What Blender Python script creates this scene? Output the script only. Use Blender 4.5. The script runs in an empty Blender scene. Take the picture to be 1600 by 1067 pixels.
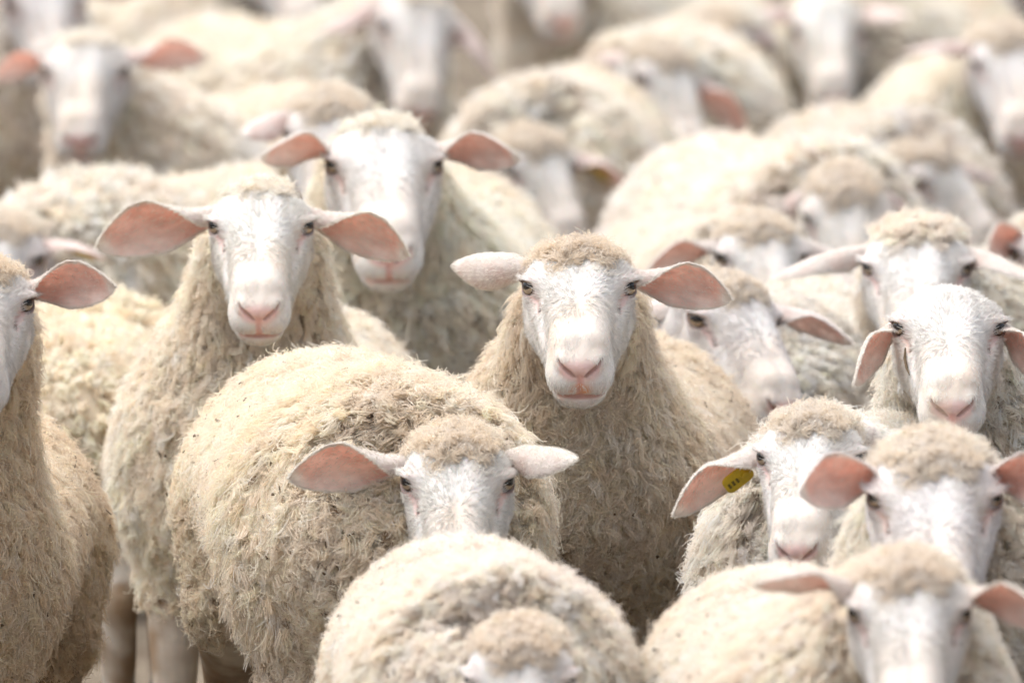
import bpy, math, random
import numpy as np
from mathutils import Matrix, Vector

rng = np.random.default_rng(7)
random.seed(7)
sc = bpy.context.scene
COL = sc.collection
R = math.radians

# ------------------------------------------------------------------ camera
FPX = 20000.0            # focal length in pixels of the 1600 px wide photograph
CAM_H = 2.25             # eye height of the photographer
HORIZON = -1078.0         # image row of the horizon
PITCH = math.atan((533.5 - HORIZON) / FPX)
cam_data = bpy.data.cameras.new("camera")
cam = bpy.data.objects.new("camera", cam_data)
COL.objects.link(cam)
sc.camera = cam
cam.location = (0, 0, CAM_H)
cam.rotation_euler = (math.pi / 2 - PITCH, 0, 0)
cam_data.sensor_width = 36.0
cam_data.lens = 36.0 * FPX / 1600.0
cam_data.clip_start = 0.5
cam_data.clip_end = 500
cam_data.dof.use_dof = True
cam_data.dof.focus_distance = 17.75
cam_data.dof.aperture_fstop = 6.6
cam_data.dof.aperture_blades = 0

# ------------------------------------------------------------------ light
SUN_EL, SUN_AZ = 70.0, -75.0    # azimuth measured from +Y (away from camera) towards +X
world = bpy.data.worlds.new("World")
sc.world = world
world.use_nodes = True
wn = world.node_tree
bg = wn.nodes["Background"]
sky = wn.nodes.new("ShaderNodeTexSky")
sky.sky_type = 'NISHITA'
sky.sun_disc = False
sky.sun_elevation = R(SUN_EL)
sky.sun_rotation = R(SUN_AZ)
sky.air_density = 0.7
sky.dust_density = 6.0
sky.ozone_density = 0.4
bg.inputs["Strength"].default_value = 0.15
hs = wn.nodes.new("ShaderNodeHueSaturation")          # thin cloud: paler than a clear sky
hs.inputs["Saturation"].default_value = 0.45
wn.links.new(sky.outputs[0], hs.inputs["Color"])
wn.links.new(hs.outputs[0], bg.inputs[0])
sun_data = bpy.data.lights.new("sun", 'SUN')
sun_data.energy = 0.95
sun_data.angle = R(85)
sun_data.color = (1.0, 0.975, 0.945)
sun = bpy.data.objects.new("sun", sun_data)
COL.objects.link(sun)
_e, _a = R(SUN_EL), R(SUN_AZ)
sdir = Vector((math.sin(_a) * math.cos(_e), math.cos(_a) * math.cos(_e), math.sin(_e)))
sun.rotation_euler = sdir.to_track_quat('Z', 'Y').to_euler()
sc.view_settings.view_transform = 'Standard'
sc.view_settings.look = 'None'
sc.view_settings.exposure = 1.06
sc.view_settings.gamma = 1.0
sc.render.engine = 'CYCLES'
sc.cycles.use_denoising = True
sc.cycles.max_bounces = 8
sc.cycles.diffuse_bounces = 4
sc.cycles.adaptive_threshold = 0.03
sc.cycles.glossy_bounces = 2
sc.cycles.transmission_bounces = 4
sc.cycles.transparent_max_bounces = 4
sc.cycles.caustics_reflective = False
sc.cycles.caustics_refractive = False
sc.cycles_curves.shape = 'RIBBONS'
sc.cycles_curves.subdivisions = 1

# ------------------------------------------------------------------ materials
def new_mat(name):
    m = bpy.data.materials.new(name)
    m.use_nodes = True
    nt = m.node_tree
    b = nt.nodes["Principled BSDF"]
    b.inputs["Specular IOR Level"].default_value = 0.15
    b.inputs["Roughness"].default_value = 0.8
    return m, nt, b

def attr_node(nt, name):
    a = nt.nodes.new("ShaderNodeAttribute")
    a.attribute_name = name
    return a

def hair_mat(name, translucent=0.3, tint=True):
    m = bpy.data.materials.new(name)
    m.use_nodes = True
    nt = m.node_tree
    nt.nodes.remove(nt.nodes["Principled BSDF"])
    out = nt.nodes["Material Output"]
    a = attr_node(nt, "strand_color")
    col = a.outputs["Color"]
    if tint:
        oi = nt.nodes.new("ShaderNodeObjectInfo")
        mx = nt.nodes.new("ShaderNodeMix")
        mx.data_type = 'RGBA'
        mx.blend_type = 'MULTIPLY'
        mx.inputs[0].default_value = 1.0
        nt.links.new(col, mx.inputs[6])
        nt.links.new(oi.outputs["Color"], mx.inputs[7])
        col = mx.outputs[2]
    d = nt.nodes.new("ShaderNodeBsdfDiffuse")
    t = nt.nodes.new("ShaderNodeBsdfTranslucent")
    ms = nt.nodes.new("ShaderNodeMixShader")
    ms.inputs[0].default_value = translucent
    nt.links.new(col, d.inputs[0])
    nt.links.new(col, t.inputs[0])
    nt.links.new(d.outputs[0], ms.inputs[1])
    nt.links.new(t.outputs[0], ms.inputs[2])
    nt.links.new(ms.outputs[0], out.inputs[0])
    return m

M_WOOL = hair_mat("wool_fibres", 0.42)
M_FUR = hair_mat("short_face_hair", 0.25)

def make_skin():
    m, nt, b = new_mat("sheep_skin_and_short_hair")
    a = attr_node(nt, "skin_color")
    tc = nt.nodes.new("ShaderNodeTexCoord")
    n = nt.nodes.new("ShaderNodeTexNoise")
    n.inputs["Scale"].default_value = 60
    n.inputs["Detail"].default_value = 5
    nt.links.new(tc.outputs["Object"], n.inputs["Vector"])
    mr = nt.nodes.new("ShaderNodeMapRange")
    mr.inputs[3].default_value = 0.86
    mr.inputs[4].default_value = 1.08
    nt.links.new(n.outputs[0], mr.inputs[0])
    mx = nt.nodes.new("ShaderNodeMix")
    mx.data_type = 'RGBA'
    mx.blend_type = 'MULTIPLY'
    mx.inputs[0].default_value = 1.0
    nt.links.new(a.outputs["Color"], mx.inputs[6])
    nt.links.new(mr.outputs[0], mx.inputs[7])
    nt.links.new(mx.outputs[2], b.inputs["Base Color"])
    b.inputs["Roughness"].default_value = 0.62
    b.inputs["Subsurface Weight"].default_value = 0.25
    b.inputs["Subsurface Radius"].default_value = (0.012, 0.005, 0.003)
    b.inputs["Subsurface Scale"].default_value = 0.5
    bp = nt.nodes.new("ShaderNodeBump")
    bp.inputs["Strength"].default_value = 0.25
    bp.inputs["Distance"].default_value = 0.002
    n2 = nt.nodes.new("ShaderNodeTexNoise")
    n2.inputs["Scale"].default_value = 420
    n2.inputs["Detail"].default_value = 3
    nt.links.new(tc.outputs["Object"], n2.inputs["Vector"])
    nt.links.new(n2.outputs[0], bp.inputs["Height"])
    nt.links.new(bp.outputs[0], b.inputs["Normal"])
    return m
M_SKIN = make_skin()

def make_ear():
    m, nt, b = new_mat("ear_skin")
    a = attr_node(nt, "skin_color")
    tc = nt.nodes.new("ShaderNodeTexCoord")
    mp = nt.nodes.new("ShaderNodeMapping")
    mp.inputs["Scale"].default_value = (18, 55, 40)
    nt.links.new(tc.outputs["Object"], mp.inputs[0])
    n = nt.nodes.new("ShaderNodeTexNoise")
    n.inputs["Scale"].default_value = 2.2
    n.inputs["Detail"].default_value = 6
    nt.links.new(mp.outputs[0], n.inputs["Vector"])
    mr = nt.nodes.new("ShaderNodeMapRange")
    mr.inputs[1].default_value = 0.3
    mr.inputs[2].default_value = 0.7
    mr.inputs[3].default_value = 0.92
    mr.inputs[4].default_value = 1.08
    nt.links.new(n.outputs[0], mr.inputs[0])
    mx = nt.nodes.new("ShaderNodeMix")
    mx.data_type = 'RGBA'
    mx.blend_type = 'MULTIPLY'
    mx.inputs[0].default_value = 1.0
    nt.links.new(a.outputs["Color"], mx.inputs[6])
    nt.links.new(mr.outputs[0], mx.inputs[7])
    n3 = nt.nodes.new("ShaderNodeTexNoise")              # blotches of blood colour and branching veins
    n3.inputs["Scale"].default_value = 34
    n3.inputs["Detail"].default_value = 3
    nt.links.new(tc.outputs["Object"], n3.inputs["Vector"])
    vr = nt.nodes.new("ShaderNodeValToRGB")
    vr.color_ramp.elements[0].position = .36
    vr.color_ramp.elements[0].color = (.90, .76, .72, 1)
    vr.color_ramp.elements[1].position = .62
    vr.color_ramp.elements[1].color = (1, 1, 1, 1)
    nt.links.new(n3.outputs[0], vr.inputs[0])
    mx2 = nt.nodes.new("ShaderNodeMix")
    mx2.data_type = 'RGBA'
    mx2.blend_type = 'MULTIPLY'
    mx2.inputs[0].default_value = .7
    nt.links.new(mx.outputs[2], mx2.inputs[6])
    nt.links.new(vr.outputs[0], mx2.inputs[7])
    mx = mx2
    nt.links.new(mx.outputs[2], b.inputs["Base Color"])
    t = nt.nodes.new("ShaderNodeBsdfTranslucent")
    nt.links.new(mx.outputs[2], t.inputs[0])
    ms = nt.nodes.new("ShaderNodeMixShader")
    ms.inputs[0].default_value = 0.5
    out = nt.nodes["Material Output"]
    nt.links.new(b.outputs[0], ms.inputs[1])
    nt.links.new(t.outputs[0], ms.inputs[2])
    nt.links.new(ms.outputs[0], out.inputs[0])
    return m
M_EAR = make_ear()

def make_eye():
    m, nt, b = new_mat("sheep_eye")
    a = attr_node(nt, "eye_color")
    nt.links.new(a.outputs["Color"], b.inputs["Base Color"])
    b.inputs["Roughness"].default_value = 0.08
    b.inputs["Specular IOR Level"].default_value = 0.5
    return m
M_EYE = make_eye()

def plain(name, col, rough=0.6, spec=0.3):
    m, nt, b = new_mat(name)
    n = nt.nodes.new("ShaderNodeTexNoise")
    n.inputs["Scale"].default_value = 90
    n.inputs["Detail"].default_value = 4
    r = nt.nodes.new("ShaderNodeValToRGB")
    r.color_ramp.elements[0].position = 0.3
    r.color_ramp.elements[1].position = 0.75
    r.color_ramp.elements[0].color = (col[0] * .75, col[1] * .75, col[2] * .75, 1)
    r.color_ramp.elements[1].color = (*col, 1)
    tc = nt.nodes.new("ShaderNodeTexCoord")
    nt.links.new(tc.outputs["Object"], n.inputs["Vector"])
    nt.links.new(n.outputs[0], r.inputs[0])
    nt.links.new(r.outputs[0], b.inputs["Base Color"])
    b.inputs["Roughness"].default_value = rough
    b.inputs["Specular IOR Level"].default_value = spec
    return m
M_TAG = plain("yellow_plastic_tag", (0.72, 0.52, 0.03), 0.4, 0.4)
M_TAGINK = plain("tag_ink", (0.20, 0.15, 0.03), 0.6)
M_BITS = plain("dry_plant_bits", (0.12, 0.085, 0.05), 0.9)

# ------------------------------------------------------------------ implicit surface helpers
f4 = np.float32
def V(*a): return np.array(a, dtype=f4)
def ell(P, c, r):
    q = [(P[i] - c[i]) for i in range(3)]
    k0 = np.sqrt(sum((q[i] / r[i]) ** 2 for i in range(3)))
    k1 = np.sqrt(sum((q[i] / (r[i] * r[i])) ** 2 for i in range(3))) + 1e-9
    return k0 * (k0 - 1.0) / k1
def cone(P, a, b, ra, rb):
    a = np.asarray(a, f4); b = np.asarray(b, f4)
    d = b - a
    q = [P[i] - a[i] for i in range(3)]
    h = np.clip((q[0] * d[0] + q[1] * d[1] + q[2] * d[2]) / (d @ d + 1e-12), 0, 1)
    return np.sqrt(sum((q[i] - d[i] * h) ** 2 for i in range(3))) - (ra + (rb - ra) * h)
def smin(a, b, k):
    h = np.maximum(k - np.abs(a - b), 0) / k
    return np.minimum(a, b) - h * h * k * 0.25
def smax(a, b, k): return -smin(-a, -b, k)

def surface_nets(fn, lo, hi, step):
    lo = np.array(lo, f4); hi = np.array(hi, f4)
    n = np.ceil((hi - lo) / step).astype(int) + 1
    ax = [lo[i] + step * np.arange(n[i], dtype=f4) for i in range(3)]
    P = np.meshgrid(*ax, indexing='ij', sparse=True)
    F = np.broadcast_to(fn(P), n).astype(f4)
    ins = F < 0
    corners = [(i, j, k) for i in (0, 1) for j in (0, 1) for k in (0, 1)]
    def sl(c): return tuple(slice(c[i], n[i] - 1 + c[i]) for i in range(3))
    cnt = sum(ins[sl(c)].astype(np.int8) for c in corners)
    cells = np.argwhere((cnt > 0) & (cnt < 8))
    idx = -np.ones(n - 1, dtype=np.int64)
    idx[tuple(cells.T)] = np.arange(len(cells))
    fc = {c: F[tuple((cells + c).T)] for c in corners}
    acc = np.zeros((len(cells), 3)); w = np.zeros(len(cells))
    for c in corners:
        for a in range(3):
            if c[a] == 0:
                c2 = tuple(c[i] + (i == a) for i in range(3))
                fa, fb = fc[c], fc[c2]
                m = (fa < 0) != (fb < 0)
                t = np.where(m, fa / np.where(m, fa - fb, 1), 0)
                p = np.repeat(np.array(c, float)[None], len(cells), 0)
                p[:, a] += t
                acc[m] += p[m]; w[m] += 1
    verts = lo + step * (cells + acc / w[:, None])
    quads = []
    for a in range(3):
        b, c = (a + 1) % 3, (a + 2) % 3
        s0 = [slice(None)] * 3; s1 = [slice(None)] * 3
        s0[a] = slice(0, n[a] - 1); s1[a] = slice(1, n[a])
        A, B = ins[tuple(s0)], ins[tuple(s1)]
        e = np.argwhere(A != B)
        e = e[(e[:, b] > 0) & (e[:, c] > 0) & (e[:, b] < n[b] - 1) & (e[:, c] < n[c] - 1)]
        inside_a = A[tuple(e.T)]
        def cell(db, dc):
            q = e.copy(); q[:, b] -= db; q[:, c] -= dc
            return idx[tuple(q.T)]
        q = np.stack([cell(0, 0), cell(1, 0), cell(1, 1), cell(0, 1)], 1)
        q[~inside_a] = q[~inside_a][:, ::-1]
        quads.append(q)
    return verts, np.concatenate(quads)

def vnormals(v, q):
    a, b, c, d = (v[q[:, i]] for i in range(4))
    fn = np.cross(c - a, d - b)
    nn = np.zeros_like(v)
    for i in range(4):
        np.add.at(nn, q[:, i], fn)
    return nn / (np.linalg.norm(nn, axis=1, keepdims=True) + 1e-12)

def sstep(a, b, x):
    t = np.clip((x - a) / (b - a), 0, 1)
    return t * t * (3 - 2 * t)

_ph = rng.uniform(0, 6.28, (12, 3)); _dr = rng.normal(size=(12, 3)); _dr /= np.linalg.norm(_dr, axis=1, keepdims=True)
def snoise(p, scale, seed=0):
    """smooth pseudo-noise, about -1..1"""
    q = p * scale
    o = np.zeros(len(p))
    for i in range(6):
        j = (i + seed) % 12
        k = (i * 5 + seed + 3) % 12
        o += np.sin(q @ _dr[j] * (1 + .37 * i) + _ph[j, seed % 3] + 1.7 * np.sin(q @ _dr[k] * .8 + _ph[k, 1] + seed))
    return o / 3.2

# ------------------------------------------------------------------ sheep: head
EYE_C = V(.0605, .004, .010); EYE_R = .0165
_eo = V(.76, .62, .18); _eo = _eo / np.linalg.norm(_eo)             # outward axis of the eye
_ea = np.cross(_eo, V(0, 0, 1)); _ea /= np.linalg.norm(_ea)         # along the lids
_ea = (_ea * math.cos(.28) + np.cross(_eo, _ea) * math.sin(.28)).astype(f4)
_eb = np.cross(_eo, _ea)
if _eb[2] < 0: _eb = -_eb
STUB_A = V(0, -.055, -.030); STUB_D = V(0, -.72, -.69)

def head_base(P):
    X = np.abs(P[0]); Q = [X, P[1], P[2]]
    d = ell(Q, (0, -.045, -.010), (.066, .068, .051))                          # cranium
    d = smin(d, cone(Q, (0, -.005, -.012), (0, .137, -.022), .057, .040), .03)  # face wedge
    d = smin(d, cone(Q, (.016, .0, .024), (.011, .137, .008), .032, .025), .02)    # flat nasal bridge
    d = smin(d, cone(Q, (.040, -.030, -.064), (.014, .120, -.050), .030, .021), .03)  # jaw
    d = smin(d, ell(Q, (.036, -.012, -.045), (.026, .045, .038)), .03)             # cheek muscle
    d = smin(d, ell(Q, (.050, -.004, .020), (.020, .032, .018)), .018)             # brow ridge
    d = smin(d, cone(Q, (.055, .015, -.010), (.036, .085, -.024), .015, .012), .02)  # cheek bone
    d = smin(d, ell(Q, (.0200, .146, -.029), (.0245, .029, .027)), .012)            # upper lip pads
    d = smin(d, ell(Q, (0, .141, -.058), (.034, .028, .018)), .010)                # lower lip, chin
    d = smin(d, ell(Q, (0, .156, -.003), (.027, .024, .018)), .010)                # nose
    d = smin(d, ell(Q, (.022, .158, .0), (.011, .016, .012)), .008)                # nostril wings
    d = smin(d, cone(Q, (0, -.05, -.038), (0, -.05 - .1 * .72, -.038 - .1 * .69), .060, .068), .03)
    return d

def surf(p, direc, steps=60):
    """march from outside along -direc onto the head"""
    p = np.array(p, float) + np.array(direc, float) * .12
    dv = -np.array(direc, float) / np.linalg.norm(direc)
    for _ in range(steps):
        d = float(head_base([np.array([x], f4) for x in p])[0])
        p = p + dv * d * .7
    return p.astype(f4)

NOSTRIL = [surf((.0085, .17, -.0130), (0, 1, -.1)), surf((.0140, .17, -.0090), (.12, 1, 0)),
           surf((.0205, .165, -.0035), (.35, 1, .1)), surf((.0245, .160, .0020), (.7, .8, .3))]
MOUTH = [surf((0, .17, -.0475), (0, 1, -.2)), surf((.014, .16, -.0460), (.2, 1, -.15)), surf((.027, .15, -.0485), (.7, .7, -.1)),
         surf((.035, .13, -.046), (1, .3, -.1)), surf((.036, .11, -.039), (1, .1, 0))]
PHIL = [surf((0, .17, -.012), (0, 1, -.1)), surf((0, .17, -.028), (0, 1, -.1)), surf((0, .17, -.046), (0, 1, -.2))]
TEAR = [surf((.052, .020, .002), (.8, .6, .5)), surf((.047, .032, -.002), (.7, .4, .5)), surf((.043, .043, -.006), (.7, .3, .5))]

def poly_d(P, pts, rad):
    d = None
    for a, b, ra, rb in zip(pts[:-1], pts[1:], rad[:-1], rad[1:]):
        e = cone(P, a, b, ra, rb)
        d = e if d is None else np.minimum(d, e)
    return d

def eye_local(P):
    X = np.abs(P[0])
    q = [X - EYE_C[0], P[1] - EYE_C[1], P[2] - EYE_C[2]]
    dot = lambda u: q[0] * u[0] + q[1] * u[1] + q[2] * u[2]
    return dot(_ea), dot(_eb), dot(_eo), np.sqrt(q[0] ** 2 + q[1] ** 2 + q[2] ** 2)

def head_sdf(P):
    X = np.abs(P[0]); Q = [X, P[1], P[2]]
    d = head_base(P)
    a, b, c, r = eye_local(P)
    d = smin(d, r - (EYE_R + .0032), .008)                              # lids wrap the eyeball
    d = smin(d, poly_d(Q, [EYE_C + _eo * .012 + _eb * .013 - _ea * .016, EYE_C + _eo * .0185 + _eb * .0105, EYE_C + _eo * .012 + _eb * .010 + _ea * .016], [.003, .0042, .003]), .006)
    opening = (np.sqrt((a / .0156) ** 2 + ((b - .0005 - .06 * a) / .0100) ** 2 + .02) - 1) * .0105
    opening = np.maximum(opening, -c + .002)
    d = smax(d, -opening, .002)
    d = smax(d, -poly_d(Q, NOSTRIL, [.0026, .0036, .0036, .0020]), .003)
    d = smax(d, -poly_d(Q, MOUTH, [.0034, .0032, .0030, .0028, .0014]), .004)
    d = smax(d, -poly_d(Q, PHIL, [.0014, .0014, .0018]), .003)
    d = smax(d, -poly_d(Q, TEAR, [.0010, .0026, .0016]), .006)
    return d

CUT = .062
def head_mesh(step):
    v, q = surface_nets(head_sdf, (-.10, -.155, -.135), (.10, .20, .095), step)
    t = (v - STUB_A) @ STUB_D
    keep = t < CUT
    fk = keep[q].all(1)
    q = q[fk]
    used = np.zeros(len(v), bool); used[q.ravel()] = True
    # only the outer shell (largest piece): march labels
    remap = np.cumsum(used) - 1
    return v[used], remap[q]

def head_color(v):
    P = [v[:, 0].astype(f4), v[:, 1].astype(f4), v[:, 2].astype(f4)]
    Q = [np.abs(P[0]), P[1], P[2]]
    c = np.tile(np.array([.645, .63, .61]), (len(v), 1))
    def mixin(w, col):
        nonlocal c
        w = np.clip(w, 0, 1)[:, None]
        c = c * (1 - w) + np.array(col) * w
    nz = .5 + .5 * snoise(v, 90, 2)
    mixin(.30 * sstep(.05, .01, np.abs(ell(Q, (0, .13, .02), (.03, .03, .02)))) , (.76, .60, .45))     # tan bridge end
    mixin(.22 * sstep(.1, .9, snoise(v, 42, 5)), (.60, .51, .41))                        # feed and dust stains
    pad = ell(Q, (0, .168, -.007), (.0275, .03, .0135))
    mixin(.85 * sstep(.007, -.004, pad), (.76, .52, .49))
    mixin(.85 * sstep(.007, .002, poly_d(Q, PHIL, [0, 0, 0])), (.72, .42, .40))
    mixin(.85 * sstep(.0026, .0002, poly_d(Q, MOUTH, [.0034, .0032, .0030, .0028, .0010])), (.40, .215, .20))
    mixin(.40 * nz * sstep(.03, .008, poly_d(Q, [PHIL[1], MOUTH[1]], [0, 0])), (.75, .45, .38))
    mixin(.80 * sstep(.0010, -.0006, poly_d(Q, NOSTRIL, [.0026, .0036, .0036, .0020])), (.27, .135, .12))
    a, b, e, r = eye_local(P)
    mixin(.40 * sstep(.034, .020, r), (.74, .56, .52))
    op_ = (np.sqrt((a / .0156) ** 2 + ((b - .0005 - .06 * a) / .0100) ** 2) - 1) * .0105
    mixin(.7 * sstep(.0034, .0012, op_) * (e > .002) * (r < .024), (.13, .085, .075))
    td = poly_d(Q, TEAR, [0, 0, 0])
    mixin(.55 * sstep(.010, .003, td), (.66, .42, .38))
    mixin(.9 * sstep(.0050, .0022, poly_d(Q, TEAR[1:], [-.001, .0005])), (.09, .075, .065))
    return c

HEAD = {}
for lod, st in (("hi", .0023), ("lo", .0052)):
    v, q = head_mesh(st)
    HEAD[lod] = (v, q, vnormals(v, q), head_color(v))
def lengthen(p):
    """draw the face out in front of the eyes"""
    o = p.copy(); o[..., 1] = np.where(p[..., 1] > 0, p[..., 1] * 1.17, p[..., 1]); o[..., 2] = p[..., 2] - .14 * np.maximum(p[..., 1], 0); return o

# ------------------------------------------------------------------ sheep: torso, legs, neck
def torso_sdf(Q):
    d = ell(Q, (0, -.06, .522), (.182, .50, .150))
    d = smin(d, ell(Q, (0, -.38, .535), (.165, .19, .140)), .09)
    d = smin(d, ell(Q, (0, .29, .515), (.158, .19, .165)), .09)
    d = smin(d, cone(Q, (0, -.40, .575), (0, .25, .575), .075, .075), .07)
    return d
def legs_sdf(P, sw):
    d = None
    for sx in (1, -1):
        o = sw * sx
        x = .105 * sx
        pts = [(x * .9, .28, .47), (x, .31 + o * .4, .26), (x, .29 + o, .085), (x, .315 + o, .022)]
        e = poly_d(P, pts, [.075, .036, .025, .032])
        d = e if d is None else np.minimum(d, e)
        x = .115 * sx
        pts = [(x * .75, -.38, .47), (x, -.33 - o * .3, .38), (x, -.52 - o * .6, .27), (x, -.47 - o, .085), (x, -.445 - o, .022)]
        d = np.minimum(d, poly_d(P, pts, [.11, .070, .034, .026, .032]))
    return d

def bez(p0, p1, p2, p3, n):
    t = np.linspace(0, 1, n)[:, None]
    return (1 - t) ** 3 * p0 + 3 * (1 - t) ** 2 * t * p1 + 3 * (1 - t) * t * t * p2 + t ** 3 * p3

def neck_pts(hp, hm, hs):
    """bezier from chest to the back of the head, in body space"""
    p3 = hp + hm @ (STUB_A + STUB_D * .05) * hs
    d3 = hm @ STUB_D
    p0 = np.array([0, .20, .515])
    L = np.linalg.norm(p3 - p0)
    p1 = p0 + np.array([0, .85, .36]) * L * .34
    p2 = p3 + d3 * L * .28
    pts = bez(p0, p1, p2, p3, 9)
    rad = np.interp(np.linspace(0, 1, 9), [0, .35, .7, 1], [.155, .128, .094, .071])
    return pts, rad

def loop_of(q):
    """ordered boundary loops of a quad mesh"""
    e = np.concatenate([np.stack([q[:, i], q[:, (i + 1) % 4]], 1) for i in range(4)])
    s = set(map(tuple, e.tolist()))
    nxt = {}
    for a, b in s:
        if (b, a) not in s:
            nxt.setdefault(a, []).append(b)
    loops = []
    while nxt:
        st = next(iter(nxt)); lp = [st]; cur = st
        while True:
            l = nxt.get(cur)
            if not l: break
            nb = l.pop()
            if not l: del nxt[cur]
            if nb == st: break
            lp.append(nb); cur = nb
        loops.append(lp)
    return max(loops, key=len) if loops else []

def body_mesh(hp, hm, sw, hs=1.0, step=.016):
    pts, rad = neck_pts(hp, hm, hs)
    lo = np.minimum(pts.min(0), [-.30, -.68, -.02]) - [.1, .05, 0]
    hi = np.maximum(pts.max(0), [.30, .55, .80]) + .11
    lo[2] = -.03
    def nd(P):
        d = None
        for i in range(8):
            e = cone(P, pts[i], pts[i + 1], rad[i], rad[i + 1])
            d = e if d is None else np.minimum(d, e)
        return d
    def fn(P):
        Q = [np.abs(P[0]), P[1], P[2]]
        d = smin(torso_sdf(Q), nd(P), .12)
        d = smin(d, legs_sdf(P, sw), .05)
        # running on into the head, so the cut ends match
        return smax(d, -P[2] - 0.002, .004)
    v, q = surface_nets(fn, lo, hi, step)
    c = hp + hm @ STUB_A * hs
    n = hm @ STUB_D
    t = (v - c) @ n
    near = np.linalg.norm(v - c, axis=1) < .22
    keep = ~((t < CUT * hs - .004) & near)
    q = q[keep[q].all(1)]
    used = np.zeros(len(v), bool); used[q.ravel()] = True
    rm = np.cumsum(used) - 1
    v = v[used]; q = rm[q]
    P = [v[:, i].astype(f4) for i in range(3)]
    Q = [np.abs(P[0]), P[1], P[2]]
    dn = nd(P); dt = torso_sdf(Q)
    neckness = np.maximum(sstep(.03, .005, dn), sstep(.008, .02, dt) * (P[2] > .40) * (P[1] > .12))
    return v, q, neckness

def zipper(va, la, vb, lb, c, n):
    """stitch two loops with triangles by angle about the axis n through c"""
    n = n / np.linalg.norm(n)
    u = np.cross(n, [0.31, .77, .55]); u /= np.linalg.norm(u); w = np.cross(n, u)
    def ordered(v, l):
        a = np.arctan2((v[l] - c) @ w, (v[l] - c) @ u)
        if np.sum((np.diff(np.unwrap(a)))) < 0:
            l = l[::-1]; a = a[::-1]
        k = int(np.argmin(a)); l = l[k:] + l[:k]; a = np.roll(a, -k)
        return l, np.maximum.accumulate(a)
    la, aa = ordered(va, la); lb, ab = ordered(vb, lb)
    off = len(va)
    i = j = 0; tris = []
    na, nb = len(la), len(lb)
    while i < na or j < nb:
        A = la[i % na]; B = lb[j % nb] + off
        ta = aa[i + 1] if i + 1 < na else (9 if i < na else 99)
        tb = ab[j + 1] if j + 1 < nb else (9 if j < nb else 99)
        if i < na and (ta <= tb or j >= nb):
            tris.append((A, la[(i + 1) % na], B)); i += 1
        else:
            tris.append((A, lb[(j + 1) % nb] + off, B)); j += 1
    return tris

def build_mesh(name, v, faces_q, faces_t, mat, colors=None, attr="skin_color"):
    me = bpy.data.meshes.new(name)
    nq, nt_ = len(faces_q), len(faces_t)
    me.vertices.add(len(v))
    me.vertices.foreach_set("co", np.asarray(v, f4).ravel())
    loops = np.concatenate([np.asarray(faces_q, np.int32).reshape(-1), np.asarray(faces_t, np.int32).reshape(-1)])
    me.loops.add(len(loops))
    me.loops.foreach_set("vertex_index", loops.astype(np.int32))
    me.polygons.add(nq + nt_)
    st = np.concatenate([np.arange(nq) * 4, nq * 4 + np.arange(nt_) * 3]).astype(np.int32)
    me.polygons.foreach_set("loop_start", st)
    me.polygons.foreach_set("use_smooth", np.ones(nq + nt_, bool))
    me.update(calc_edges=True)
    me.validate()
    if colors is not None:
        a = me.attributes.new(attr, 'FLOAT_COLOR', 'POINT')
        a.data.foreach_set("color", np.concatenate([colors, np.ones((len(v), 1))], 1).astype(f4).ravel())
    me.materials.append(mat)
    return me

# ------------------------------------------------------------------ wool and hair
def sample(v, q, nrm, weight, n):
    tri = np.concatenate([q[:, [0, 1, 2]], q[:, [0, 2, 3]]])
    a, b, c = v[tri[:, 0]], v[tri[:, 1]], v[tri[:, 2]]
    area = np.linalg.norm(np.cross(b - a, c - a), axis=1) * .5
    w = area * weight[tri].mean(1)
    tot = w.sum()
    k = rng.choice(len(tri), n, p=w / tot)
    r1, r2 = rng.random(n), rng.random(n)
    s = np.sqrt(r1)
    u0, u1, u2 = (1 - s)[:, None], (s * (1 - r2))[:, None], (s * r2)[:, None]
    t = tri[k]
    p = v[t[:, 0]] * u0 + v[t[:, 1]] * u1 + v[t[:, 2]] * u2
    nn = nrm[t[:, 0]] * u0 + nrm[t[:, 1]] * u1 + nrm[t[:, 2]] * u2
    return p, nn / (np.linalg.norm(nn, axis=1, keepdims=True) + 1e-9)

def weighted_area(v, q, weight):
    a, b, c, d = (v[q[:, i]] for i in range(4))
    ar = .5 * np.linalg.norm(np.cross(c - a, d - b), axis=1)
    return float((ar * weight[q].mean(1)).sum())

def unit(x): return x / (np.linalg.norm(x, axis=1, keepdims=True) + 1e-9)

def make_curves(name, pts, rad, col, mat):
    n, k = pts.shape[:2]
    cu = bpy.data.hair_curves.new(name)
    cu.add_curves([k] * n)
    cu.attributes["position"].data.foreach_set("vector", pts.astype(f4).ravel())
    ra = cu.attributes.get("radius") or cu.attributes.new("radius", 'FLOAT', 'POINT')
    ra.data.foreach_set("value", rad.astype(f4).ravel())
    ca = cu.attributes.new("strand_color", 'FLOAT_COLOR', 'CURVE')
    ca.data.foreach_set("color", np.concatenate([col, np.ones((n, 1))], 1).astype(f4).ravel())
    cu.materials.append(mat)
    return cu

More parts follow.
